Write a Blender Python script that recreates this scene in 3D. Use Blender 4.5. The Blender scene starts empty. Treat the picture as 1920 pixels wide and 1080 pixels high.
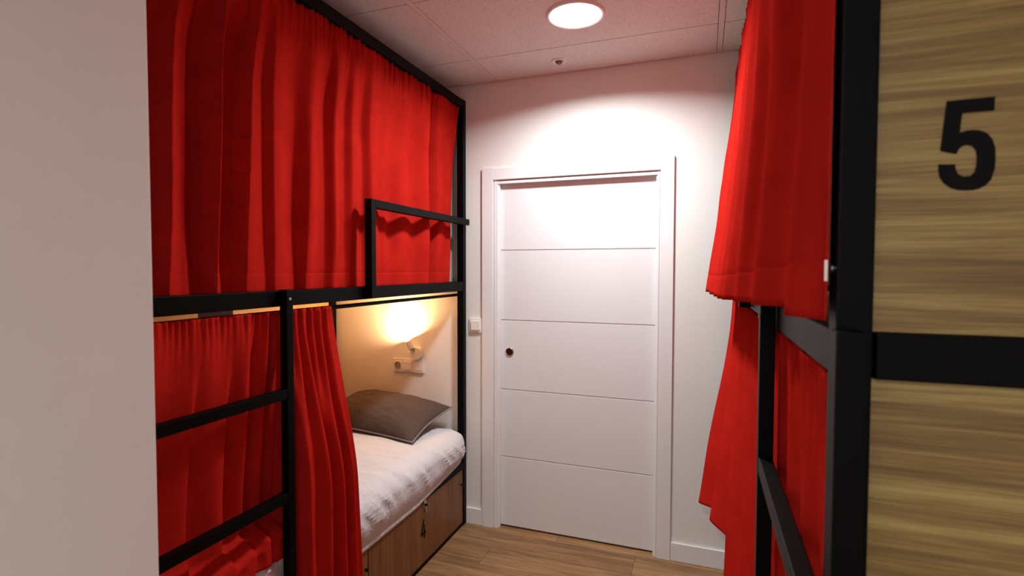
import bpy, bmesh, math, random
import numpy as np
from mathutils import Matrix, Vector, noise

S = bpy.context.scene
COL = S.collection
PI = math.pi

# ------------------------------------------------------------------ camera, world, exposure
EYE = 1.533
cam_d = bpy.data.cameras.new('camera')
cam_d.sensor_width = 36.0
cam_d.lens = 982.4 / 1920 * 36.0
cam_d.clip_start = 0.05
cam_d.dof.use_dof = True
cam_d.dof.focus_distance = 2.6
cam_d.dof.aperture_fstop = 5.0
cam = bpy.data.objects.new('camera', cam_d)
COL.objects.link(cam)
yaw, pitch, roll = .35094, .03484, .00151
fwd = Vector((-math.sin(yaw) * math.cos(pitch), math.cos(yaw) * math.cos(pitch), -math.sin(pitch)))
rt = Vector((math.cos(yaw), math.sin(yaw), 0))
up = rt.cross(fwd)
rt2 = rt * math.cos(roll) + up * math.sin(roll)
up2 = -rt * math.sin(roll) + up * math.cos(roll)
M = Matrix((rt2, up2, -fwd)).transposed().to_4x4()
M.translation = (0, 0, EYE)
cam.matrix_world = M
S.camera = cam

w = bpy.data.worlds.new('world')
S.world = w
w.use_nodes = True
w.node_tree.nodes['Background'].inputs[0].default_value = (1, .93, .88, 1)
w.node_tree.nodes['Background'].inputs[1].default_value = .02

S.view_settings.view_transform = 'Standard'
S.view_settings.look = 'None'
S.view_settings.gamma = 1
S.view_settings.use_curve_mapping = False
S.view_settings.exposure = 0.32
S.cycles.use_denoising = True
S.cycles.max_bounces = 10
S.cycles.diffuse_bounces = 8
S.cycles.sample_clamp_indirect = 8

MAIN_W = 24.2         # watts of the two ceiling downlights
REAR_W = 30.0
MAIN_L = REAR_L = 4.0 # glow of their diffusers
BULB_L = 3600.0

# ------------------------------------------------------------------ materials
def nodes(name):
    m = bpy.data.materials.new(name)
    m.use_nodes = True
    nt = m.node_tree
    return m, nt, nt.nodes['Principled BSDF']

def N(nt, t, **kw):
    n = nt.nodes.new(t)
    for k, v in kw.items():
        if k.startswith('i_'):
            key = k[2:]
            key = int(key) if key.isdigit() else key.replace('_', ' ')
            n.inputs[key].default_value = v
        else:
            setattr(n, k, v)
    return n

def math_n(nt, op, a, b=None):
    n = nt.nodes.new('ShaderNodeMath')
    n.operation = op
    for i, v in enumerate((a, b)):
        if v is None: continue
        if isinstance(v, (int, float)): n.inputs[i].default_value = v
        else: nt.links.new(v, n.inputs[i])
    return n.outputs[0]

def ramp(nt, fac, stops):
    r = nt.nodes.new('ShaderNodeValToRGB')
    els = r.color_ramp.elements
    while len(els) < len(stops): els.new(0.5)
    for e, (p, c) in zip(els, stops):
        e.position = p
        e.color = (*c, 1)
    nt.links.new(fac, r.inputs[0])
    return r.outputs[0]

def coords(nt, scale=(1, 1, 1), rot=(0, 0, 0), src='Object'):
    tc = nt.nodes.new('ShaderNodeTexCoord')
    mp = nt.nodes.new('ShaderNodeMapping')
    mp.inputs['Scale'].default_value = scale
    mp.inputs['Rotation'].default_value = rot
    nt.links.new(tc.outputs[src], mp.inputs[0])
    return mp.outputs[0]

def noise_n(nt, vec, scale, detail=4, rough=.55, dist=0):
    n = N(nt, 'ShaderNodeTexNoise', i_Scale=scale, i_Detail=detail, i_Roughness=rough, i_Distortion=dist)
    nt.links.new(vec, n.inputs['Vector'])
    return n.outputs['Fac']

def bump(nt, bsdf, h, strength, dist=.002):
    b = N(nt, 'ShaderNodeBump', i_Strength=strength, i_Distance=dist)
    nt.links.new(h, b.inputs['Height'])
    nt.links.new(b.outputs[0], bsdf.inputs['Normal'])

def plain(name, col, rough=.5, metal=0, bump_s=0, bump_scale=300, var=0.0, spec=.5):
    m, nt, b = nodes(name)
    b.inputs['Base Color'].default_value = (*col, 1)
    b.inputs['Roughness'].default_value = rough
    b.inputs['Metallic'].default_value = metal
    b.inputs['Specular IOR Level'].default_value = spec
    vec = coords(nt)
    if var:
        f = noise_n(nt, vec, 6, 5)
        c = ramp(nt, f, [(.3, tuple(x * (1 - var) for x in col)), (.7, tuple(min(1, x * (1 + var)) for x in col))])
        nt.links.new(c, b.inputs['Base Color'])
    if bump_s:
        bump(nt, b, noise_n(nt, vec, bump_scale, 3), bump_s, .001)
    return m

MAT = {}
MAT['wall'] = plain('wall_paint', (.78, .755, .73), .85, bump_s=.25, bump_scale=90, var=.015)
MAT['trim'] = plain('trim_white', (.77, .76, .765), .42, bump_s=.05, bump_scale=200)
MAT['door'] = plain('door_lacquer', (.73, .725, .735), .38, bump_s=.05, bump_scale=150)
MAT['black'] = plain('black_powder_coat', (.0016, .0016, .0018), .45, bump_s=.06, bump_scale=500, spec=.08)
MAT['plastic'] = plain('white_plastic', (.80, .77, .75), .35)
MAT['dark'] = plain('dark_void', (.02, .018, .016), .9)
MAT['steel'] = plain('brushed_steel', (.55, .52, .50), .32, 1.0, bump_s=.05)
MAT['zinc'] = plain('zinc_plate', (.36, .34, .32), .45, .2)
MAT['pull'] = plain('bronze_pull', (.10, .045, .03), .25, .9)
MAT['chrome'] = plain('chrome_ring', (.75, .72, .70), .12, 1.0)
MAT['ink'] = plain('black_vinyl', (.004, .004, .004), .5, spec=.08)
MAT['tag'] = plain('strip_white', (.8, .78, .75), .6)
MAT['board'] = plain('bunk_board', (.70, .50, .30), .6, var=.06)

def ceiling_mat():
    m, nt, b = nodes('mineral_tile')
    vec = coords(nt)
    f = noise_n(nt, vec, 230, 3, .6)
    c = ramp(nt, f, [(.34, (.42, .37, .34)), (.44, (.70, .65, .62)), (.75, (.76, .71, .68))])
    nt.links.new(c, b.inputs['Base Color'])
    b.inputs['Roughness'].default_value = .95
    bump(nt, b, noise_n(nt, vec, 330, 4), .45, .002)
    return m
MAT['ceil'] = ceiling_mat()

def wood(name, c0, c1, c2, axis, scale, ring=1.0, rough=.5, bs=.15, dist=.6):
    """grain runs along `axis`"""
    m, nt, b = nodes(name)
    st = [scale, scale, scale]
    st[axis] = scale * .045
    vec = coords(nt, tuple(st))
    f1 = noise_n(nt, vec, 1.0 * ring, 8, .62, dist)
    st2 = [scale * 6] * 3
    st2[axis] = scale * .12
    vec2 = coords(nt, tuple(st2))
    f2 = noise_n(nt, vec2, 1.2, 4, .6)
    mix = math_n(nt, 'ADD', math_n(nt, 'MULTIPLY', f1, .68), math_n(nt, 'MULTIPLY', f2, .32))
    c = ramp(nt, mix, [(.36, c0), (.5, c1), (.64, c2)])
    nt.links.new(c, b.inputs['Base Color'])
    b.inputs['Roughness'].default_value = rough
    bump(nt, b, mix, bs, .002)
    return m
MAT['oak_end'] = wood('oak_panel_horizontal', (.120, .066, .016), (.215, .128, .035), (.37, .27, .088), 0, 52, rough=.45, dist=.35)
MAT['oak_side'] = wood('oak_panel_side', (.36, .18, .06), (.50, .27, .09), (.60, .36, .14), 1, 26)
MAT['oak_front'] = wood('oak_drawer_front', (.115, .038, .008), (.165, .058, .0135), (.220, .086, .023), 2, 22, rough=.45)

def floor_mat():
    m, nt, b = nodes('oak_laminate')
    tc = nt.nodes.new('ShaderNodeTexCoord')
    sp = nt.nodes.new('ShaderNodeSeparateXYZ')
    nt.links.new(tc.outputs['Object'], sp.inputs[0])
    x, y = sp.outputs[0], sp.outputs[1]
    ry = math_n(nt, 'DIVIDE', math_n(nt, 'SUBTRACT', y, 2.63), .18)
    row = math_n(nt, 'FLOOR', ry)
    fy = math_n(nt, 'FRACT', ry)
    xs = math_n(nt, 'DIVIDE', math_n(nt, 'ADD', x, math_n(nt, 'ADD', .324, math_n(nt, 'MULTIPLY', row, -.759))), 1.2)
    px = math_n(nt, 'FLOOR', xs)
    fx = math_n(nt, 'FRACT', xs)
    cb = nt.nodes.new('ShaderNodeCombineXYZ')
    nt.links.new(px, cb.inputs[0]); nt.links.new(row, cb.inputs[1])
    wn = nt.nodes.new('ShaderNodeTexWhiteNoise')
    nt.links.new(cb.outputs[0], wn.inputs[0])
    # grain, shifted per plank
    cb2 = nt.nodes.new('ShaderNodeCombineXYZ')
    nt.links.new(math_n(nt, 'ADD', math_n(nt, 'MULTIPLY', x, 1.4), math_n(nt, 'MULTIPLY', wn.outputs[0], 40)), cb2.inputs[0])
    nt.links.new(math_n(nt, 'ADD', math_n(nt, 'MULTIPLY', y, 14.0), math_n(nt, 'MULTIPLY', wn.outputs[0], 17)), cb2.inputs[1])
    g1 = noise_n(nt, cb2.outputs[0], 1.3, 9, .65, 1.2)
    g2 = noise_n(nt, coords(nt, (6, 120, 1)), 1.0, 4, .6)
    mix = math_n(nt, 'ADD', math_n(nt, 'MULTIPLY', g1, .7), math_n(nt, 'MULTIPLY', g2, .3))
    mix = math_n(nt, 'ADD', mix, math_n(nt, 'MULTIPLY', math_n(nt, 'SUBTRACT', wn.outputs[0], .5), .14))
    c = ramp(nt, mix, [(.30, (.11, .053, .021)), (.46, (.225, .116, .046)), (.58, (.315, .175, .074)), (.72, (.40, .24, .115))])
    ex = math_n(nt, 'MINIMUM', math_n(nt, 'MULTIPLY', fx, 1.2), math_n(nt, 'MULTIPLY', math_n(nt, 'SUBTRACT', 1.0, fx), 1.2))
    ey = math_n(nt, 'MINIMUM', math_n(nt, 'MULTIPLY', fy, .18), math_n(nt, 'MULTIPLY', math_n(nt, 'SUBTRACT', 1.0, fy), .18))
    e = math_n(nt, 'LESS_THAN', math_n(nt, 'MINIMUM', ex, ey), .0012)
    mx = nt.nodes.new('ShaderNodeMix'); mx.data_type = 'RGBA'
    nt.links.new(e, mx.inputs[0]); nt.links.new(c, mx.inputs[6]); mx.inputs[7].default_value = (.07, .035, .017, 1)
    nt.links.new(mx.outputs[2], b.inputs['Base Color'])
    b.inputs['Roughness'].default_value = .45
    bump(nt, b, math_n(nt, 'SUBTRACT', mix, e), .15, .002)
    return m
MAT['floor'] = floor_mat()

def cloth(name, col, sheen, rough, scale, bs, tint=None, crease=None, var=.12):
    m, nt, b = nodes(name)
    f = noise_n(nt, coords(nt), 9, 6, .6)
    c = ramp(nt, f, [(.3, tuple(x * (1 - var) for x in col)), (.7, tuple(min(1, x * (1 + var)) for x in col))])
    nt.links.new(c, b.inputs['Base Color'])
    b.inputs['Roughness'].default_value = rough
    b.inputs['Specular IOR Level'].default_value = .05
    b.inputs['IOR'].default_value = 1.02
    b.inputs['Sheen Weight'].default_value = sheen
    b.inputs['Sheen Roughness'].default_value = .45
    b.inputs['Sheen Tint'].default_value = (*(tint or col), 1)
    h = noise_n(nt, coords(nt), scale, 3, .7)
    if crease:
        f = noise_n(nt, coords(nt, crease[0], (0, 0, .12)), 1.0, 5, .55, .9)
        ridge = math_n(nt, 'ABSOLUTE', math_n(nt, 'SUBTRACT', f, .5))
        ridge = math_n(nt, 'POWER', math_n(nt, 'SUBTRACT', 1.0, math_n(nt, 'MULTIPLY', ridge, 2.0)), 5.0)
        h = math_n(nt, 'ADD', math_n(nt, 'MULTIPLY', h, .06), math_n(nt, 'ADD', math_n(nt, 'MULTIPLY', ridge, .5), f))
        bump(nt, b, h, crease[1], .016)
    else: bump(nt, b, h, bs, .001)
    return m
MAT['red'] = cloth('red_velvet', (.42, .0150, .0100), .0, .85, 420, .30, (1, .10, .07))
MAT['sheet'] = cloth('white_sheet', (.63, .605, .62), .0, .9, 60, .25, var=.03, crease=((4, 26, 12), .33))
MAT['pillow'] = cloth('taupe_cotton', (.095, .068, .056), .05, .8, 300, .2, (.5, .42, .38), var=.06, crease=((5, 12, 8), .35))
MAT['pillow_seam'] = cloth('taupe_cotton_edge', (.22, .185, .17), .12, .8, 300, .2, (.5, .42, .38), var=.06)

def emit(name, col, L):
    m = bpy.data.materials.new(name)
    m.use_nodes = True
    nt = m.node_tree
    nt.nodes.remove(nt.nodes['Principled BSDF'])
    e = N(nt, 'ShaderNodeEmission')
    e.inputs[0].default_value = (*col, 1)
    e.inputs[1].default_value = L
    nt.links.new(e.outputs[0], nt.nodes['Material Output'].inputs[0])
    return m
MAT['lamp'] = emit('downlight_glow', (.96, 1.0, .975), MAIN_L)
MAT['lamp_rear'] = emit('downlight_glow_rear', (.98, 1.0, .97), REAR_L)
MAT['bulb'] = emit('warm_bulb_glow', (1, .64, .32), BULB_L)

# ------------------------------------------------------------------ builders
def link(name, me, mat, parent=None):
    o = bpy.data.objects.new(name, me)
    COL.objects.link(o)
    if mat is not None: me.materials.append(MAT[mat] if isinstance(mat, str) else mat)
    if parent is not None: o.parent = parent
    return o

def base_of(parent):
    p = Vector((0, 0, 0))
    while parent is not None:
        p += parent.location
        parent = parent.parent
    return p

class MB:
    """collects boxes, tubes and lathes, all in world coordinates"""
    def __init__(s): s.bm = bmesh.new()
    def box(s, x0, x1, y0, y1, z0, z1, bev=0.0, seg=2):
        t = bmesh.new()
        r = bmesh.ops.create_cube(t, size=1)
        bmesh.ops.scale(t, vec=(abs(x1 - x0), abs(y1 - y0), abs(z1 - z0)), verts=t.verts)
        if bev: bmesh.ops.bevel(t, geom=list(t.edges), offset=bev, segments=seg, profile=.6, affect='EDGES')
        bmesh.ops.translate(t, vec=((x0 + x1) / 2, (y0 + y1) / 2, (z0 + z1) / 2), verts=t.verts)
        s.add(t); return s
    def cyl(s, p, q, r, r2=None, seg=24, bev=0, cap=True):
        t = bmesh.new()
        p, q = Vector(p), Vector(q)
        d = q - p
        bmesh.ops.create_cone(t, cap_ends=cap, segments=seg, radius1=r, radius2=r if r2 is None else r2, depth=d.length)
        if bev:
            es = [e for e in t.edges if len(e.link_faces) == 2 and any(len(f.verts) > 4 for f in e.link_faces)]
            bmesh.ops.bevel(t, geom=es, offset=bev, segments=3, profile=.5, affect='EDGES')
        m = d.to_track_quat('Z', 'Y').to_matrix().to_4x4()
        m.translation = (p + q) / 2
        bmesh.ops.transform(t, matrix=m, verts=t.verts)
        s.add(t); return s
    def lathe(s, prof, center, axis, seg=40):
        """prof: (radius, height along axis)"""
        t = bmesh.new()
        m = Vector(axis).normalized().to_track_quat('Z', 'Y').to_matrix()
        rings = []
        for r, h in prof:
            if r < 1e-6: rings.append([t.verts.new(m @ Vector((0, 0, h)) + Vector(center))])
            else: rings.append([t.verts.new(m @ Vector((r * math.cos(2 * PI * k / seg), r * math.sin(2 * PI * k / seg), h)) + Vector(center)) for k in range(seg)])
        for a, b in zip(rings, rings[1:]):
            for k in range(seg):
                k2 = (k + 1) % seg
                if len(a) == 1 and len(b) > 1: t.faces.new((a[0], b[k], b[k2]))
                elif len(b) == 1 and len(a) > 1: t.faces.new((a[k], b[0], a[k2]))
                elif len(a) > 1: t.faces.new((a[k], b[k], b[k2], a[k2]))
        s.add(t); return s
    def poly(s, pts, ext):
        """pts: 3-D polygon, ext: extrusion vector"""
        t = bmesh.new()
        vs = [t.verts.new(p) for p in pts]
        f = t.faces.new(vs)
        r = bmesh.ops.extrude_face_region(t, geom=[f])
        bmesh.ops.translate(t, vec=ext, verts=[v for v in r['geom'] if isinstance(v, bmesh.types.BMVert)])
        bmesh.ops.triangulate(t, faces=[g for g in t.faces if len(g.verts) > 4])
        s.add(t); return s
    def add(s, t):
        me = bpy.data.meshes.new('tmp')
        t.to_mesh(me); t.free()
        s.bm.from_mesh(me)
        bpy.data.meshes.remove(me)
    def build(s, name, mat, parent=None, smooth=False, origin=None, sharp=38):
        bmesh.ops.recalc_face_normals(s.bm, faces=s.bm.faces)
        off = base_of(parent) if parent is not None else Vector(origin or (0, 0, 0))
        bmesh.ops.translate(s.bm, vec=-off, verts=s.bm.verts)
        me = bpy.data.meshes.new(name)
        s.bm.to_mesh(me); s.bm.free()
        if smooth:
            me.polygons.foreach_set('use_smooth', [True] * len(me.polygons))
            me.set_sharp_from_angle(angle=math.radians(sharp))
        o = link(name, me, mat, parent)
        if parent is None and origin: o.location = origin
        return o

def bx(name, mat, parent, x0, x1, y0, y1, z0, z1, bev=.002):
    return MB().box(x0, x1, y0, y1, z0, z1, bev).build(name, mat, parent)

def tag(o, label=None, cat=None, group=None, kind=None):
    if label: o['label'] = label
    if cat: o['category'] = cat
    if group: o['group'] = group
    if kind: o['kind'] = kind
    return o

def thing(name, loc, label, cat, group=None, kind=None):
    o = bpy.data.objects.new(name, None)
    o.empty_display_size = .1
    COL.objects.link(o)
    o.location = loc
    return tag(o, label, cat, group, kind)

# ------------------------------------------------------------------ the room
YB, CEIL = 2.85, 2.619
XL, XR, YR = -2.33, 1.12, -2.40          # wall behind the left bunk, wall behind the right bunk, rear wall
PX, PY = -.905, .645                     # corner of the wall at the left edge of the photo

tag(MB().box(XL - .1, XR + .1, YR - .1, YB + .15, -.1, 0).build('floor', 'floor'), 'brown oak laminate floor in planks running parallel to the door', 'floor', kind='structure')

# back wall with the door opening
DX0, DX1, DZ = -1.140, -.225, 2.050
mb = MB()
mb.box(XL - .1, DX0, YB, YB + .12, 0, CEIL + .06)
mb.box(DX1, XR + .1, YB, YB + .12, 0, CEIL + .06)
mb.box(DX0, DX1, YB, YB + .12, DZ, CEIL + .06)
tag(mb.build('wall_back', 'wall'), 'white painted end wall around the sliding door', 'wall', kind='structure')
tag(MB().box(XL - .1, XL, YR, YB, 0, CEIL + .06).build('wall_left', 'wall'), 'white wall behind the left bunk', 'wall', kind='structure')
tag(MB().box(XR, XR + .1, YR, YB, 0, CEIL + .06).build('wall_right', 'wall'), 'white wall behind the right bunk', 'wall', kind='structure')
tag(MB().box(XL - .1, XR + .1, YR - .1, YR, 0, CEIL + .06).build('wall_rear', 'wall'), 'white wall behind the camera', 'wall', kind='structure')
tag(MB().box(XL, PX, YR, PY, 0, CEIL + .06, .004).build('wall_front', 'wall'), 'pale grey wall corner filling the left edge of the view', 'wall', kind='structure')

# ceiling: a slab, mineral tiles 1.2 x 0.61 in rows, T bars along the runners
tiles, bars = MB(), MB()
RUN = [-2.342, -1.142, .058, 1.258]
JY = [2.514 - .6095 * k for k in range(-1, 9)]
bars_w = .012
for a, b in zip(RUN, RUN[1:]):
    for y1, y0 in zip(JY, JY[1:]):
        x0, x1 = max(a + bars_w, XL + .004), min(b - bars_w, XR - .004)
        ya, yb = max(y0 + .0025, YR + .004), min(y1 - .0025, YB - .010)
        if yb - ya > .02: tiles.box(x0 + .0025, x1 - .0025, ya, yb, CEIL, CEIL + .02)
for a in RUN[1:3]: bars.box(a - bars_w, a + bars_w, YR + .003, YB - .005, CEIL - .001, CEIL + .01)
slab = MB().box(XL - .1, XR + .1, YR - .1, YB + .12, CEIL + .045, CEIL + .12)
ce = tiles.build('ceiling', 'ceil')
tag(ce, 'speckled off-white mineral tile ceiling with thin joints', 'ceiling', kind='structure')
bars.build('ceiling_runner', MAT['ceil'], ce)
tag(slab.build('ceiling.001', 'dark'), 'dark slab above the ceiling tiles', 'ceiling', kind='structure')

# door: casing, jamb, leaf with four grooves, flush pull
door = thing('door_1', ((DX0 + DX1) / 2, YB, 0), 'white sliding door with four horizontal grooves and round flush pull', 'door', kind='structure')
LX0, LX1, LT = -1.122, -.240, 2.030
gz = [1.647, 1.237, .826, .423]
mb = MB()
cut = [0.008] + [z for z in reversed(gz)] + [LT + .03]
for a, b in zip(cut, cut[1:]):
    mb.box(LX0 - .012, LX1 + .012, YB + .030, YB + .066, a + .0028, b - .0028, .0016)
mb.box(LX0 - .012, LX1 + .012, YB + .036, YB + .060, .01, LT + .02)
leaf = mb.build('door_leaf', 'door', door)
pull = MB().lathe([(.0, .0035), (.0205, .0035), (.0215, .001), (.0215, -.002)], (-1.069, YB + .029, 1.051), (0, -1, 0)).build('flush_pull', 'pull', leaf, smooth=True)
tag(pull, 'round dark bronze flush pull')
ring = MB().lathe([(.0205, .001), (.0205, .0045), (.0235, .0052), (.0262, .003), (.0268, -.001)], (-1.069, YB + .029, 1.051), (0, -1, 0)).build('pull_ring', 'chrome', leaf, smooth=True)
tag(ring, 'chrome ring around the flush pull')
CT = 2.120
for x0, x1 in ((-1.226, -1.157), (-.217, -.149)):
    bx('casing', 'trim', door, x0, x1, YB - .016, YB - .0005, 0, CT + .004, .0015)
bx('casing_head', 'trim', door, -1.1565, -.2175, YB - .014, YB - .0005, 2.054, CT, .0015)
for x0, x1, y0, y1 in ((-1.152, LX0 - .008, YB - .006, YB + .026), (LX0 - .008, LX0, YB + .004, YB + .028), (LX1 + .008, -.222, YB - .006, YB + .026), (LX1, LX1 + .008, YB + .004, YB + .028)):
    bx('jamb', 'trim', door, x0, x1, y0, y1, 0, 2.046, .001)
bx('head_jamb', 'trim', door, -1.152, -.222, YB - .004, YB + .026, LT + .001, 2.0455, .001)

# baseboards
for nm, x0, x1, lab in (('baseboard_back', -1.333, -1.227, 'short white baseboard between left bunk and door casing'), ('baseboard_back.001', -.148, .142, 'white baseboard between door casing and right bunk')):
    tag(bx(nm, 'trim', None, x0, x1, YB - .013, YB - .0005, 0.0, .097, .003), lab, 'baseboard', kind='structure')

# ------------------------------------------------------------------ ceiling lamp, sensor
def downlight(x, y, mat, label, power, col):
    t = thing('ceiling_light', (x, y, CEIL), label, 'ceiling light')
    MB().lathe([(.110, .0), (.110, -.006), (.114, -.010), (.120, -.009), (.1255, -.003), (.1265, 0)], (x, y, CEIL), (0, 0, 1), 64).build('trim_ring', 'plastic', t, smooth=True)
    MB().lathe([(0, -.011), (.04, -.0105), (.08, -.009), (.1105, -.0045)], (x, y, CEIL), (0, 0, 1), 64).build('diffuser', mat, t, smooth=True)
    l = bpy.data.lights.new('downlight', 'AREA')
    l.shape = 'DISK'; l.size = .205; l.energy = power; l.color = col; l.spread = math.radians(156)
    lo = bpy.data.objects.new('downlight', l); COL.objects.link(lo)
    lo.parent = t; lo.location = (0, 0, -.0125)
    return t
downlight(-.528, 2.222, 'lamp', 'round glowing recessed ceiling light in front of the door', MAIN_W, (.93, .985, .985))
downlight(-.25, -1.50, 'lamp_rear', 'round ceiling light further back in the room, behind the camera', REAR_W, (.92, .97, 1.0))

t = thing('motion_sensor', (-.722, 2.678, CEIL), 'small round white ceiling sensor with grey lens near the end wall', 'sensor')
MB().lathe([(.020, -.004), (.028, -.007), (.038, -.006), (.0425, 0)], (-.722, 2.678, CEIL), (0, 0, 1)).build('housing', 'plastic', t, smooth=True)
MB().lathe([(0, -.020), (.008, -.0185), (.015, -.014), (.0205, -.004)], (-.722, 2.678, CEIL), (0, 0, 1)).build('lens', plain('grey_lens', (.16, .13, .12), .3), t, smooth=True)
bpy.data.objects['lens']['label'] = 'grey domed lens'

# ------------------------------------------------------------------ bunk beds
Y0, Y1 = .700, 2.848
ZT0, ZT1 = 2.477, 2.527
ZM0, ZM1 = 1.408, 1.461

def glyph5(x0, z0, wd, ht, y):
    raw = [(483, 360), (652, 345), (650, 395), (540, 404), (533, 475), (555, 467), (580, 464), (605, 466), (630, 477), (647, 497), (658, 530), (660, 570), (658, 605), (647, 642), (632, 661), (610, 675), (585, 683), (560, 685), (530, 684), (505, 677), (480, 660), (466, 640), (460, 615), (460, 592), (520, 590), (523, 610), (532, 626), (550, 634), (575, 631), (589, 617), (594, 595), (595, 560), (590, 537), (577, 523), (560, 519), (543, 524), (532, 535), (523, 553), (465, 543)]
    pts = [((cx - 460) / 198, (685 - cy - (cx - 560) * .08) / 340) for cx, cy in raw]
    pts = [(a, b) for a, b in pts]
    return [(x0 + a * wd, y, z0 + b * ht) for a, b in pts]

def bunk(front, out, name, label, drawer_no):
    """front: X of the corridor face, out: +1 when the corridor lies on the +X side"""
    F = lambda d: front - out * d                    # d metres into the bunk
    W = .985 if out > 0 else .955
    t = thing(name, (F(W / 2), (Y0 + Y1) / 2, 0), label, 'bunk bed', 'black steel bunk beds')
    def b_(nm, mat, d0, d1, y0, y1, z0, z1, bev=.0025, parent=t):
        a, b = F(d0), F(d1)
        return bx(nm, mat, parent, min(a, b), max(a, b), y0, y1, z0, z1, bev)
    for d in (0, W - .04):
        for y in (Y0, Y1 - .04):
            b_('corner_post', 'black', d, d + .04 - (.003 if out < 0 and d == 0 else 0), y, y + .04, 0, ZT1)
    for d in (0, W - .04):
        b_('top_rail', 'black', d + .001, d + .039, Y0 + .041, Y1 - .041, ZT0, ZT1 - .001)
        b_('main_rail', 'black', d + .001, d + .039, Y0 + .041, Y1 - .041, ZM0, ZM1)
        b_('lower_rail', 'black', d + .001, d + .039, Y0 + .041, Y1 - .041, .342, .385)
    for y in (Y0, Y1 - .039):
        b_('end_rail', 'black', .041, W - .041, y + .0005, y + .0385, ZM0, ZM1)
        b_('end_rail', 'black', .041, W - .041, y + .0005, y + .0385, ZT0, ZT1 - .001)
    b_('floor_rail', 'black', .002, .038, Y0 + .041, Y1 - .041, 0, .018)
    b_('bunk_base', 'board', .040, W - .041, Y0 + .041, Y1 - .041, ZM0 + .012, ZM0 + .030, .001)
    b_('lower_base', 'board', .040, W - .041, Y0 + .041, Y1 - .041, .350, .366, .001)
    # curtain rods
    for z, d in ((1.383, .046), (2.455, .056)):
        MB().cyl((F(d), Y0 + .038, z), (F(d), Y1 - .038, z), .0085, seg=16).build('curtain_rod', 'black', t, smooth=True)
    # ladder hooked on the front
    ly0, ly1 = (.6655, 1.408) if out > 0 else (.6655, 1.257)
    D0, D1 = -.031, -.001
    mb = MB()
    a, b = sorted((F(D0), F(D1)))
    mb.box(a, b, ly1 - .03, ly1, 0, ZM1 + .004, .0025)
    a, b = sorted((F(-.0065), F(.0235)))
    mb.box(a, b, ly0, ly0 + .033, 0, ZM1 + .004, .0025)
    lad = mb.build('ladder', 'black', t)
    for z in (.430, .780, 1.132):
        a, b = sorted((F(D0 + .001), F(D1 - .001)))
        bx('rung', 'black', lad, a, b, ly0 + .004, ly1 - .0295, z - .034, z, .0025)
    for y in (ly1 - .015,):
        MB().cyl((F(D0 - .002), y, ZM0 + .026), (F(D0 + .004), y, ZM0 + .026), .005, seg=12).build('bolt', 'zinc', lad, smooth=True)
    # guard rail of the upper bunk
    gx = sorted((F(-.036), F(-.001)))
    mb = MB().box(gx[0], gx[1], 1.850, 1.882, 1.412, 1.828, .0025)
    mb.box(gx[0], gx[1], 1.8815, 2.820, 1.793, 1.828, .0025)
    g = mb.build('guard_rail', 'black', t)
    # under-bed drawers
    spans = ((.745, 1.862), (1.868, 2.803))
    for i, (a, b) in enumerate(spans):
        dr = b_('drawer', 'oak_front', .004, .024, a, b, .020, .340, .0012)
        x = F(.0035)
        yk = b - .02
        MB().lathe([(0, .016), (.006, .0155), (.0085, .012), (.008, .008), (.0045, .006), (.0045, 0)], (F(.004), yk, .255), (out, 0, 0), 20).build('knob', 'black', dr, smooth=True)
        if i == 1:
            yl = 2.352
            mb = MB()
            p = sorted((F(.004), F(.001)))
            mb.box(p[0], p[1], yl - .011, yl + .011, .296, .344, .001)
            p = sorted((F(.001), F(-.006)))
            mb.box(p[0], p[1], yl - .006, yl + .006, .282, .318, .002)
            tag(mb.build('latch', 'steel', dr, smooth=True), 'small steel hasp')
            MB().cyl((F(.003), yl, .318), (F(-.010), yl, .318), .0065, seg=16).build('lock', 'black', dr, smooth=True)
            if drawer_no:
                mb = MB()
                ex = (out * .0008, 0, 0)
                X = F(.004)
                yc, zc, hw, hh = 2.335, .196, .026, .050
                P = lambda u, v: (X, yc + u * hw * out, zc + v * hh)
                mb.poly([P(-.95, -.38), P(.30, -.38), P(.30, -.62), P(-.95, -.62)][::-1], ex) if False else None
                mb.poly([P(-1, -.30), P(-.45, -.30), P(.42, 1), P(-.10, 1)], ex)          # diagonal
                mb.poly([P(-1, -.58), P(1, -.58), P(1, -.30), P(-1, -.30)], ex)           # crossbar
                mb.poly([P(.12, -1), P(.62, -1), P(.62, -.58), P(.12, -.58)], ex)         # foot of the stem
                mb.poly([P(.12, -.30), P(.62, -.30), P(.62, .42), P(.12, .42)], ex)       # stem
                tag(mb.build('number', 'ink', dr), 'black figure 4')
    return t, F, W

bunkL, FL, WL = bunk(-1.335, 1, 'bunk_bed', 'black steel bunk bed left of the door with white-sheeted lower mattress', True)
bx('side_panel', 'oak_side', bunkL, FL(WL - .002), FL(WL - .016) + .0, Y0 + .05, Y1 - .045, .345, ZM0 + .03, .001)
bpy.data.objects['side_panel']['label'] = 'oak board on the wall side'
mb = MB().box(FL(.060), FL(.0565), 1.125, 1.245, 1.360, 1.412, .0008)
mb.cyl((FL(.056), 1.20, 1.386), (FL(.0535), 1.20, 1.386), .004, seg=12)
tag(mb.build('bracket', 'zinc', bunkL, smooth=True), 'grey metal fixing plate')

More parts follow.
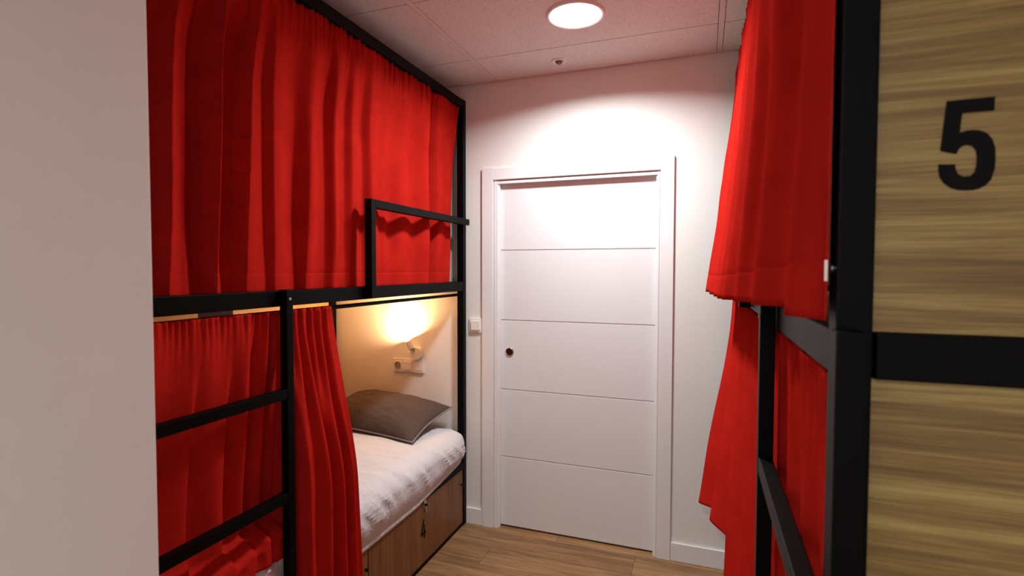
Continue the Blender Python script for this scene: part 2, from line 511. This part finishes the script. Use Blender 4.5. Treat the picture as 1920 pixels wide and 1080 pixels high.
bunkR, FR, WR = bunk(.145, -1, 'bunk_bed', 'black steel bunk bed on the right with oak end boards and figure 5', False)
ep = bx('end_panel', 'oak_end', bunkR, FR(.0375), FR(WR - .041), Y0 + .010, Y0 + .026, ZM1 + .001, ZT0 - .001, .0008)
tag(ep, 'upper oak end board with black figure 5')
tag(MB().poly(glyph5(.2415, 1.620, .0498, .101, Y0 + .0096), (0, -.0006, 0)).build('number', 'ink', ep), 'black figure 5')
tag(bx('end_panel', 'oak_end', bunkR, FR(.0375), FR(WR - .041), Y0 + .010, Y0 + .026, .02, ZM0 - .001, .0008), 'lower oak end board')
for z in (1.535, 1.875):
    MB().cyl((.1445, Y0 + .022, z), (.1425, Y0 + .022, z), .005, seg=14).build('bolt', 'steel', bunkR, smooth=True)

# ------------------------------------------------------------------ curtains
F_PX = 982.4
def px_to_Y(px, py, X):
    r = Vector(((px - 960) / F_PX, (py - 540) / F_PX, 1))
    d = rt2 * r.x - up2 * r.y + fwd * r.z
    return d.y * X / d.x

def interp(s, xs, ys):
    """smooth (cosine) interpolation of control values"""
    xs = np.asarray(xs); ys = np.asarray(ys)
    i = np.clip(np.searchsorted(xs, s, side='right') - 1, 0, len(xs) - 2)
    f = np.clip((s - xs[i]) / np.maximum(xs[i + 1] - xs[i], 1e-9), 0, 1)
    f = (1 - np.cos(PI * f)) / 2
    return ys[i] + (ys[i + 1] - ys[i]) * f

def smooth01(a, b, x):
    f = np.clip((x - a) / (b - a), 0, 1)
    return f * f * (3 - 2 * f)

def ruffle(y, seed, wl):
    rs = np.random.RandomState(seed)
    r = np.zeros_like(y)
    for k in range(5):
        f = 2 * PI / (wl * rs.uniform(.65, 1.7))
        r += np.sin(f * y + rs.uniform(0, 6.28) + 1.3 * np.sin(y * rs.uniform(3, 9) + rs.uniform(0, 6)))
    return r / 2.6

def curtain(name, label, fn, n_s, z_rows, hem, origin, parent_tag=None):
    """fn(s, v) -> X, Y, Z arrays; v = 0 at the rod, 1 at the hem"""
    s = np.linspace(0, 1, n_s)
    v = np.asarray(z_rows)
    SS, VV = np.meshgrid(s, v)
    X, Y, Z = fn(SS, VV)
    co = np.stack([X - origin[0], Y - origin[1], Z - origin[2]], -1).reshape(-1, 3)
    ns, nv = n_s, len(v)
    idx = np.arange(ns * nv).reshape(nv, ns)
    faces = np.stack([idx[:-1, :-1], idx[:-1, 1:], idx[1:, 1:], idx[1:, :-1]], -1).reshape(-1, 4)
    me = bpy.data.meshes.new(name)
    me.from_pydata(co.tolist(), [], faces.tolist())
    me.polygons.foreach_set('use_smooth', [True] * len(me.polygons))
    o = link(name, me, 'red')
    o.location = origin
    so = o.modifiers.new('thickness', 'SOLIDIFY')
    so.thickness = .0024
    so.offset = 0
    tag(o, label, 'curtain')
    return o

def rows(n, extra, h):
    v = list(np.linspace(0, 1, n))
    for e in extra:                          # stitched seams: close rows at distance e from the hem / rod
        for d in (-.004, 0, .004): v.append(np.clip(e + d / h, 0, 1))
    return sorted(set(np.round(v, 5)))

def seam(v, at, h):
    return -.0013 * np.exp(-((v - at) * h / .0028) ** 2)

# --- upper left
HU = 2.4765 - 1.452
ctrl = [(-60, -60, -.05), (100, 60, -.07), (165, 105, -.062), (205, 155, .012), (298, 262, -.045), (320, 300, -.082), (385, 330, -.078), (418, 372, .016), (462, 420, -.055), (485, 450, -.088), (560, 500, -.082), (612, 560, -.004), (690, 690, -.014), (742, 742, .014), (830, 850, -.013), (948, 892, .020), (1000, 975, -.010), (1055, 1040, .021), (1095, 1090, -.006), (1135, 1142, .015), (1180, 1180, -.008), (1226, 1226, .015), (1290, 1290, .002), (1340, 1330, -.008), (1392, 1380, .013), (1440, 1440, -.004), (1488, 1492, .026), (1522, 1522, -.058), (1552, 1556, .020), (1620, 1618, .002), (1690, 1640, -.004)]
cT = [px_to_Y(240 + a * .3704, 200, -1.386 + (d if a < 1300 else 0)) for a, _, d in ctrl]
cB = [px_to_Y(240 + b * .3704, 420, -1.389 + (d if b < 1300 else 0)) for _, b, d in ctrl]
cD = [d for _, _, d in ctrl]
def f_ul(s, v):
    YT0, YT1, YB0, YB1 = .765, 2.800, .765, 2.715
    yt = YT0 + (YT1 - YT0) * s
    yb = YB0 + (YB1 - YB0) * s
    y = yt + (yb - yt) * v
    z = 2.4765 - HU * v
    D = np.empty_like(y)
    for j in range(v.shape[0]):
        f = v[j, 0]
        xs = np.maximum.accumulate([a + (b - a) * f for a, b in zip(cT, cB)] + np.arange(len(cT)) * 1e-5)
        D[j] = interp(y[j], xs, cD)
    grow = .30 + .70 * smooth01(0, .28, v)
    grow = grow * (1 - .30 * smooth01(.75, 1.0, v))
    d = D * grow
    d += ruffle(y, 3, .032) * .0062 * np.exp(-(v * HU / .085) ** 1.5)
    d += ruffle(y, 9, .16) * .004 * smooth01(.1, .6, v)
    d += .0025 * np.sin(9 * z + 5 * y) * np.sin(14 * y)
    d += seam(v, 1 - .068 / HU, HU) + seam(v, .070 / HU, HU)
    x = -1.355 - .034 * smooth01(0, .35, v) + d * (1.0 + .35 * smooth01(1.45, 1.6, y))
    x = np.minimum(x, -1.3375)
    return x, y, z
curtain('curtain', 'long red curtain closing the upper bunk on the left', f_ul, 640, rows(70, (1 - .068 / HU, .070 / HU), HU), .07, (-1.375, 1.75, 1.452))

# --- lower left: tucked onto the mattress left of the ladder stile, hanging outside right of it
HL = 1.392
ltop = [(-.10, 0), (.03, .010), (.10, -.010), (.20, .012), (.29, -.010), (.40, .014), (.47, -.008), (.55, .014), (.60, -.020), (.64, .014), (.665, -.016), (.69, .012), (.715, -.014), (.74, .010), (.765, -.008), (.785, .014), (.805, -.016), (.828, .016), (.85, -.014), (.872, .015), (.893, -.016), (.915, .016), (.938, -.014), (.962, .014), (1.03, .004)]
lbot = [(-.10, -.03), (.10, -.020), (.185, .010), (.215, -.028), (.345, .012), (.372, -.026), (.482, .012), (.508, -.026), (.575, .014), (.597, -.026), (.648, .014), (.668, -.026), (.72, .008), (.745, -.010), (.775, .004), (.80, -.006), (.835, .030), (.868, -.034), (.90, .026), (.928, -.026), (.950, .026), (.975, -.012), (1.03, .012)]
def f_ll(s, v):
    yt = .77 + (1.655 - .77) * s
    # wider at the hem: the free end swings out to the right
    yb = .77 + (1.405 - .77) * np.minimum(s / .745, 1) + np.maximum(s - .745, 0) / .255 * .33
    y = yt + (yb - yt) * v ** .9
    outm = smooth01(.722, .775, s)
    zb = .548 + .02 * smooth01(.4, .1, s) + (.24 - .548) * smooth01(.748, .79, s)
    z = HL + (zb - HL) * v
    top = np.exp(-((v * (HL - zb)) / .07) ** 1.5)
    m = smooth01(.05, .55, v)
    D = interp(s, [a for a, _ in ltop], [b for _, b in ltop]) * (1 - m) + interp(s, [a for a, _ in lbot], [b for _, b in lbot]) * m
    inn = 1 - outm
    d = D * (.5 + .5 * smooth01(0, .2, v)) * (1 - .7 * inn * smooth01(.84, 1, v))
    d += ruffle(y, 21, .026) * .0050 * top
    d += .005 * ruffle(y + .12 * z, 5, .22) * smooth01(.2, .6, v)
    d += seam(v, .10 / (HL - zb), HL - zb)
    # the inner part leans in, then spills over the mattress edge in slanting folds
    lean = -.048 * smooth01(0, .75, v) * inn
    spill = .062 * smooth01(.83, .93, v) * inn
    zc = .665 + .16 * (y - 1.25)
    slant = (-.026 * np.exp(-((z - zc) / .020) ** 2) + .016 * np.exp(-((z - zc + .045) / .022) ** 2) - .016 * np.exp(-((z - zc + .085 + .05 * np.sin(9 * y)) / .014) ** 2)) * inn * smooth01(.6, .8, v)
    outw = .082 * smooth01(.0, .60, v) * outm
    x = -1.352 + d + lean + spill + slant + outw
    lim = -1.3375 + .12 * smooth01(1.415, 1.47, y)
    return np.minimum(x, lim), y, z
curtain('curtain', 'red curtain of the lower left bunk, gathered behind the ladder', f_ll, 420, rows(90, (.075,), HL - .24), .07, (-1.36, 1.25, .24))

# --- upper right: drapes outside the frame and over the guard rail
ur = [(.60, .1395, .1395, .1365), (.716, .1395, .1395, .1365), (.79, .136, .125, .104), (.93, .140, .150, .126), (1.03, .141, .168, .128), (1.15, .134, .118, .090), (1.27, .139, .138, .102), (1.36, .139, .142, .106), (1.44, .133, .110, .068), (1.55, .138, .122, .079), (1.63, .138, .126, .081), (1.71, .132, .104, .054), (1.81, .136, .113, .058), (1.87, .132, .099, .041), (2.05, .136, .110, .048), (2.12, .132, .090, .034), (2.25, .136, .097, .038), (2.33, .131, .080, .023), (2.45, .135, .085, .026), (2.60, .131, .070, .011), (2.90, .131, .070, .011)]
def f_ur(s, v):
    zt, H = 2.475, 1.020
    yt = .716 + (2.765 - .716) * s
    yb = .712 + (2.47 - .712) * s
    y = yt + (yb - yt) * v
    hem = 1.473 - .035 * smooth01(.0, .8, s)
    z = zt + (hem - zt) * v
    yc = .716 + (2.60 - .716) * s
    ys = [a[0] for a in ur]
    xt, xm, xb = (interp(yc, ys, [a[k] for a in ur]) for k in (1, 2, 3))
    f = smooth01(0, .62, v)
    g = np.clip((v - .5) / .5, 0, 1) ** 1.25
    x = xt + (xm - xt) * f
    x = x + (xb - x) * g
    x += -ruffle(y, 31, .03) * .003 * np.exp(-(v * H / .09) ** 1.5) * smooth01(0, .04, s)
    x += .0025 * ruffle(y + .1 * z, 41, .2) * v * smooth01(0, .08, s)
    x += -seam(v, 1 - .072 / H, H)
    lim = .1425 + .045 * smooth01(.755, .80, y) * smooth01(1.50, 1.66, z) * smooth01(2.46, 2.36, z)
    x = np.minimum(x, lim)
    # keep outside the guard rail
    gr = (z < 1.84) & (y > 1.78)
    x = np.where(gr, np.minimum(x, .1005), x)
    return x, y, z
cur = curtain('curtain', 'red curtain of the upper right bunk, hanging out over its frame', f_ur, 520, rows(70, (1 - .072 / 1.02,), 1.02), .07, (.10, 1.7, 1.45))
# small white strip set on the near edge
mb = MB()
for z0, z1, x in ((1.520, 1.545, .1355),):
    mb.box(x - .0016, x + .0016, .7085, .7115, z0, z1, .0004)
tag(mb.build('edge_strip', 'tag', cur, smooth=True), 'small white strip on the curtain edge')

# --- lower right: behind the ladder, its free end swinging into the aisle
def f_lr(s, v):
    zt = 1.401
    yt = .760 + (2.745 - .760) * s
    yb = .760 + (2.50 - .760) * s
    y = yt + (yb - yt) * v
    far = smooth01(.50, .86, s)
    kick = smooth01(.80, .97, s)
    zb = .27 + .24 * smooth01(.70, .92, s)
    z = zt + (zb - zt) * v
    xt = .158 - .016 * smooth01(.45, .95, s)
    xb = .172 + (.100 - .172) * far - .080 * kick
    base = xt + (xb - xt) * v ** 1.15
    cs = [-.05, .02, .06, .095, .13, .17, .21, .25, .31, .37, .43, .50, .57, .64, .71, .78, .85, .885, .915, .95, 1.0, 1.05]
    cd = [.0, .010, -.012, .015, -.012, .015, -.014, .012, -.014, .015, -.014, .017, -.015, .017, -.016, .018, -.018, .014, -.024, .022, .0, .0]
    sh = s + .010 * np.sin(7 * s + 2.2 * v + 1) * v
    d = -interp(sh, cs, cd) * (.40 + .75 * smooth01(.05, .8, v)) * (1 + .3 * far * v)
    top = np.exp(-(v * (zt - zb) / .08) ** 1.5)
    d += -ruffle(y, 51, .028) * .0055 * top
    d += .003 * ruffle(y + .1 * z, 61, .2) * v
    d += -seam(v, .105 / (zt - zb), zt - zb)
    x = base + d
    x = np.where(y < 1.32, np.maximum(x, .1475), x)
    return x, y, z
curtain('curtain', 'red curtain of the lower right bunk, behind its black ladder', f_lr, 520, rows(90, (.10,), 1.1), .07, (.15, 1.7, .27))

# ------------------------------------------------------------------ mattress and pillow
def rounded_grid(half, r, n):
    bm = bmesh.new()
    bmesh.ops.create_cube(bm, size=2)
    bmesh.ops.subdivide_edges(bm, edges=list(bm.edges), cuts=n, use_grid_fill=True)
    for v in bm.verts:
        p = Vector((v.co.x * half[0], v.co.y * half[1], v.co.z * half[2]))
        q = Vector([max(-(h - r), min(h - r, c)) for c, h in zip(p, half)])
        n_ = (p - q)
        if n_.length > 1e-7: p = q + n_.normalized() * r
        v.co = p
    return bm

def mattress():
    cx, cy = (-1.322 - 2.262) / 2, (Y0 + .065 + 2.806) / 2
    hx, hy, z0, z1 = .465, (2.806 - Y0 - .065) / 2, .390, .590
    cz, hz = (z0 + z1) / 2, (z1 - z0) / 2
    bm = rounded_grid((hx, hy, hz), .075, 110)
    for v in bm.verts:
        x, y, z = v.co
        u, w_ = x / hx, y / hy
        top = max(0, min(1, (z - .0) / hz))
        v.co.z += top * (.022 * (1 - u * u) * (1 - w_ ** 4))                    # crowned top
        X, Yw, Z = cx + v.co.x, cy + v.co.y, cz + v.co.z
        side = max(0, min(1, (u - .80) / .2))
        # creases of the fitted sheet: along X on the top, falling diagonally on the front
        n1 = noise.noise(Vector((X * 2.2 + 1.1 * Yw, Yw * 13 + 3.5 * (Z if side > .3 else 0) * 3, Z * 2)))
        n2 = noise.noise(Vector((X * 5 + 7, Yw * 24 + Z * 16, Z * 5)))
        n3 = noise.noise(Vector((X * 3, Yw * 4, Z * 4 + 9)))
        ridge = (1 - abs(n1) * 2.2)
        ridge = max(0, ridge) ** 3
        k = .0085 * ridge + .0050 * n2 + .008 * n3
        k *= (.55 + .75 * side)
        nrm = Vector((side, 0, max(0, 1 - side)))
        if z > -hz * .6 and nrm.length > 0:
            v.co += nrm.normalized() * k * max(0, min(1, (z + hz * .6) / (.3 * hz)))
        if side > 0:                                                              # belly of the front edge, gathered hem
            over = max(0, min(1, (Yw - 1.46) / .16))
            v.co.x += side * (-.034 + .052 * over + .010 * math.sin(PI * max(0, min(1, (z + hz) / (2 * hz)))))
            low = max(0, min(1, (-z - .2 * hz) / (.8 * hz)))                      # the sheet hangs down over the rail
            if side > .55 and low > 0 and over > 0:
                v.co.x = v.co.x + (max(v.co.x, -1.326 - cx) - v.co.x) * over * min(1, (side - .55) / .2)
                if cx + v.co.x > -1.332: v.co.z -= (.092 - .074 * max(0, min(1, (Yw - 2.25) / .5))) * low ** 1.5
    me = bpy.data.meshes.new('mattress')
    bmesh.ops.recalc_face_normals(bm, faces=bm.faces)
    bm.to_mesh(me); bm.free()
    me.polygons.foreach_set('use_smooth', [True] * len(me.polygons))
    o = link('mattress', me, 'sheet')
    o.location = (cx, cy, cz)
    tag(o, 'mattress with rumpled white fitted sheet on the lower left bunk', 'mattress')
mattress()

def pillow():
    a, b, T = .345, .205, .108
    n = 72
    def pt(u, w_, sgn):
        e = (1 - abs(u) ** 2.4) ** .52 * (1 - abs(w_) ** 2.4) ** .5
        x = a * u * (1 - .055 * (1 - w_ * w_)) * (1 + .02 * abs(u * w_))
        y = b * w_ * (1 - .075 * (1 - u * u))
        z = sgn * T * e
        if sgn > 0:
            # pulled creases near the right end and the corners
            c = max(0, u - .45) / .55
            z += .010 * c * (1 - abs(u)) * 2.5 * math.sin(w_ * 11 + 4 * u) * e ** .3
            z += .006 * e * noise.noise(Vector((u * 3, w_ * 4, 1))) + .006 * e * noise.noise(Vector((u * 6 + w_ * 3, w_ * 7, 5)))
        else: z *= .30
        return Vector((x, y, z))
    bm = bmesh.new()
    g = {}
    for sgn in (1, -1):
        for i in range(n + 1):
            for j in range(n + 1):
                u, w_ = math.sin((i / n - .5) * PI), math.sin((j / n - .5) * PI)
                edge = i in (0, n) or j in (0, n)
                if edge and sgn < 0: g[-1, i, j] = g[1, i, j]
                else: g[sgn, i, j] = bm.verts.new(pt(u, w_, sgn))
        for i in range(n):
            for j in range(n):
                q = (g[sgn, i, j], g[sgn, i + 1, j], g[sgn, i + 1, j + 1], g[sgn, i, j + 1])
                bm.faces.new(q if sgn > 0 else q[::-1])
    # seam loop
    loop = [g[1, i, 0].co.copy() for i in range(n + 1)] + [g[1, n, j].co.copy() for j in range(1, n + 1)] + [g[1, i, n].co.copy() for i in range(n - 1, -1, -1)] + [g[1, 0, j].co.copy() for j in range(n - 1, 0, -1)]
    me = bpy.data.meshes.new('pillow')
    bmesh.ops.recalc_face_normals(bm, faces=bm.faces)
    bm.to_mesh(me); bm.free()
    me.polygons.foreach_set('use_smooth', [True] * len(me.polygons))
    o = link('pillow', me, 'pillow')
    # piping along the seam
    bm = bmesh.new()
    m = len(loop); rings = []
    for k in range(m):
        d = (loop[(k + 1) % m] - loop[k - 1]).normalized()
        sdir = d.cross(Vector((0, 0, 1))).normalized()
        rings.append([bm.verts.new(loop[k] + sdir * .006 * math.cos(q) + Vector((0, 0, .0045 * math.sin(q)))) for q in [2 * PI * t / 8 for t in range(8)]])
    for k in range(m):
        r0, r1 = rings[k], rings[(k + 1) % m]
        for t in range(8): bm.faces.new((r0[t], r0[(t + 1) % 8], r1[(t + 1) % 8], r1[t]))
    me = bpy.data.meshes.new('piping')
    bmesh.ops.recalc_face_normals(bm, faces=bm.faces)
    bm.to_mesh(me); bm.free()
    me.polygons.foreach_set('use_smooth', [True] * len(me.polygons))
    tag(link('piping', me, 'pillow_seam', o), 'paler seam around the pillow edge')
    o.location = (-1.780, 2.632, .672)
    o.rotation_euler = (math.radians(13), math.radians(2), math.radians(-4))
    tag(o, 'taupe pillow propped against the wall on the white mattress', 'pillow')
pillow()

# ------------------------------------------------------------------ wall fittings
def plate(mb, x0, x1, z0, z1, y, th, bev=.002):
    mb.box(x0, x1, y - th, y, z0, z1, bev)

t = thing('light_switch', (-1.2685, YB, 1.202), 'square white light switch between left bunk and door casing', 'light switch')
mb = MB(); plate(mb, -1.312, -1.2275, 1.160, 1.245, YB - .0005, .009); mb.build('frame', 'plastic', t)
mb = MB(); plate(mb, -1.297, -1.242, 1.175, 1.230, YB - .009, .009, .0015); mb.build('rocker', 'plastic', t)

t = thing('wall_socket', (-1.730, YB, .933), 'white triple wall plate with socket and switch under the reading lamp', 'wall socket')
mb = MB(); plate(mb, -1.842, -1.620, .892, .974, YB - .0005, .011); mb.build('frame', 'plastic', t)
sk = MB()
plate(sk, -1.830, -1.778, .907, .959, YB - .011, .003, .001)
sk = sk.build('socket', 'plastic', t)
MB().lathe([(.0, -.0005), (.0175, .0005), (.0190, .004), (.0215, .0045), (.0215, 0)], (-1.804, YB - .0142, .933), (0, -1, 0), 36).build('socket_well', plain('socket_grey', (.30, .24, .20), .5), sk, smooth=True)
mb = MB()
for dx in (-.0075, .0075): mb.cyl((-1.804 + dx, YB - .0145, .933), (-1.804 + dx, YB - .0162, .933), .003, seg=12)
mb.build('pin_hole', 'dark', sk)
mb = MB(); plate(mb, -1.759, -1.704, .906, .960, YB - .011, .009, .0015); mb.build('rocker', 'plastic', t)
mb = MB(); plate(mb, -1.688, -1.633, .906, .960, YB - .011, .003, .0008); mb.build('blank_cover', 'plastic', t)

t = thing('reading_lamp', (-1.665, YB, 1.016), 'small white lit spot lamp on the wall above the pillow', 'reading lamp')
BC = Vector((-1.668, YB - .0005, 1.014))
MB().lathe([(.040, 0), (.040, .024), (.0375, .028), (0, .029)], BC, (0, -1, 0)).build('wall_base', 'plastic', t, smooth=True)
J0 = BC + Vector((-.012, -.028, .016))
AX = Vector((-.38, -.16, .91)).normalized()
J1 = J0 + Vector((-.006, -.012, .010))
mb = MB().cyl(J0 + Vector((0, .004, 0)), J1, .0055, seg=16)
mb.cyl(J1 - Vector((.011, 0, 0)), J1 + Vector((.011, 0, 0)), .007, seg=16, bev=.001)
tag(mb.build('joint', 'steel', t, smooth=True), 'dark steel swivel joint')
H0 = J1 + AX * .003
H1 = H0 + AX * .058
MB().lathe([(0, 0), (.014, .0), (.0185, .004), (.0195, .058), (.0175, .058), (.0165, .040), (0, .040)], H0, AX, 32).build('lamp_head', 'plastic', t, smooth=True)
MB().lathe([(.0160, .048), (.0158, .053), (.011, .0572), (0, .0590)], H0, AX, 24).build('bulb', 'bulb', t, smooth=True)
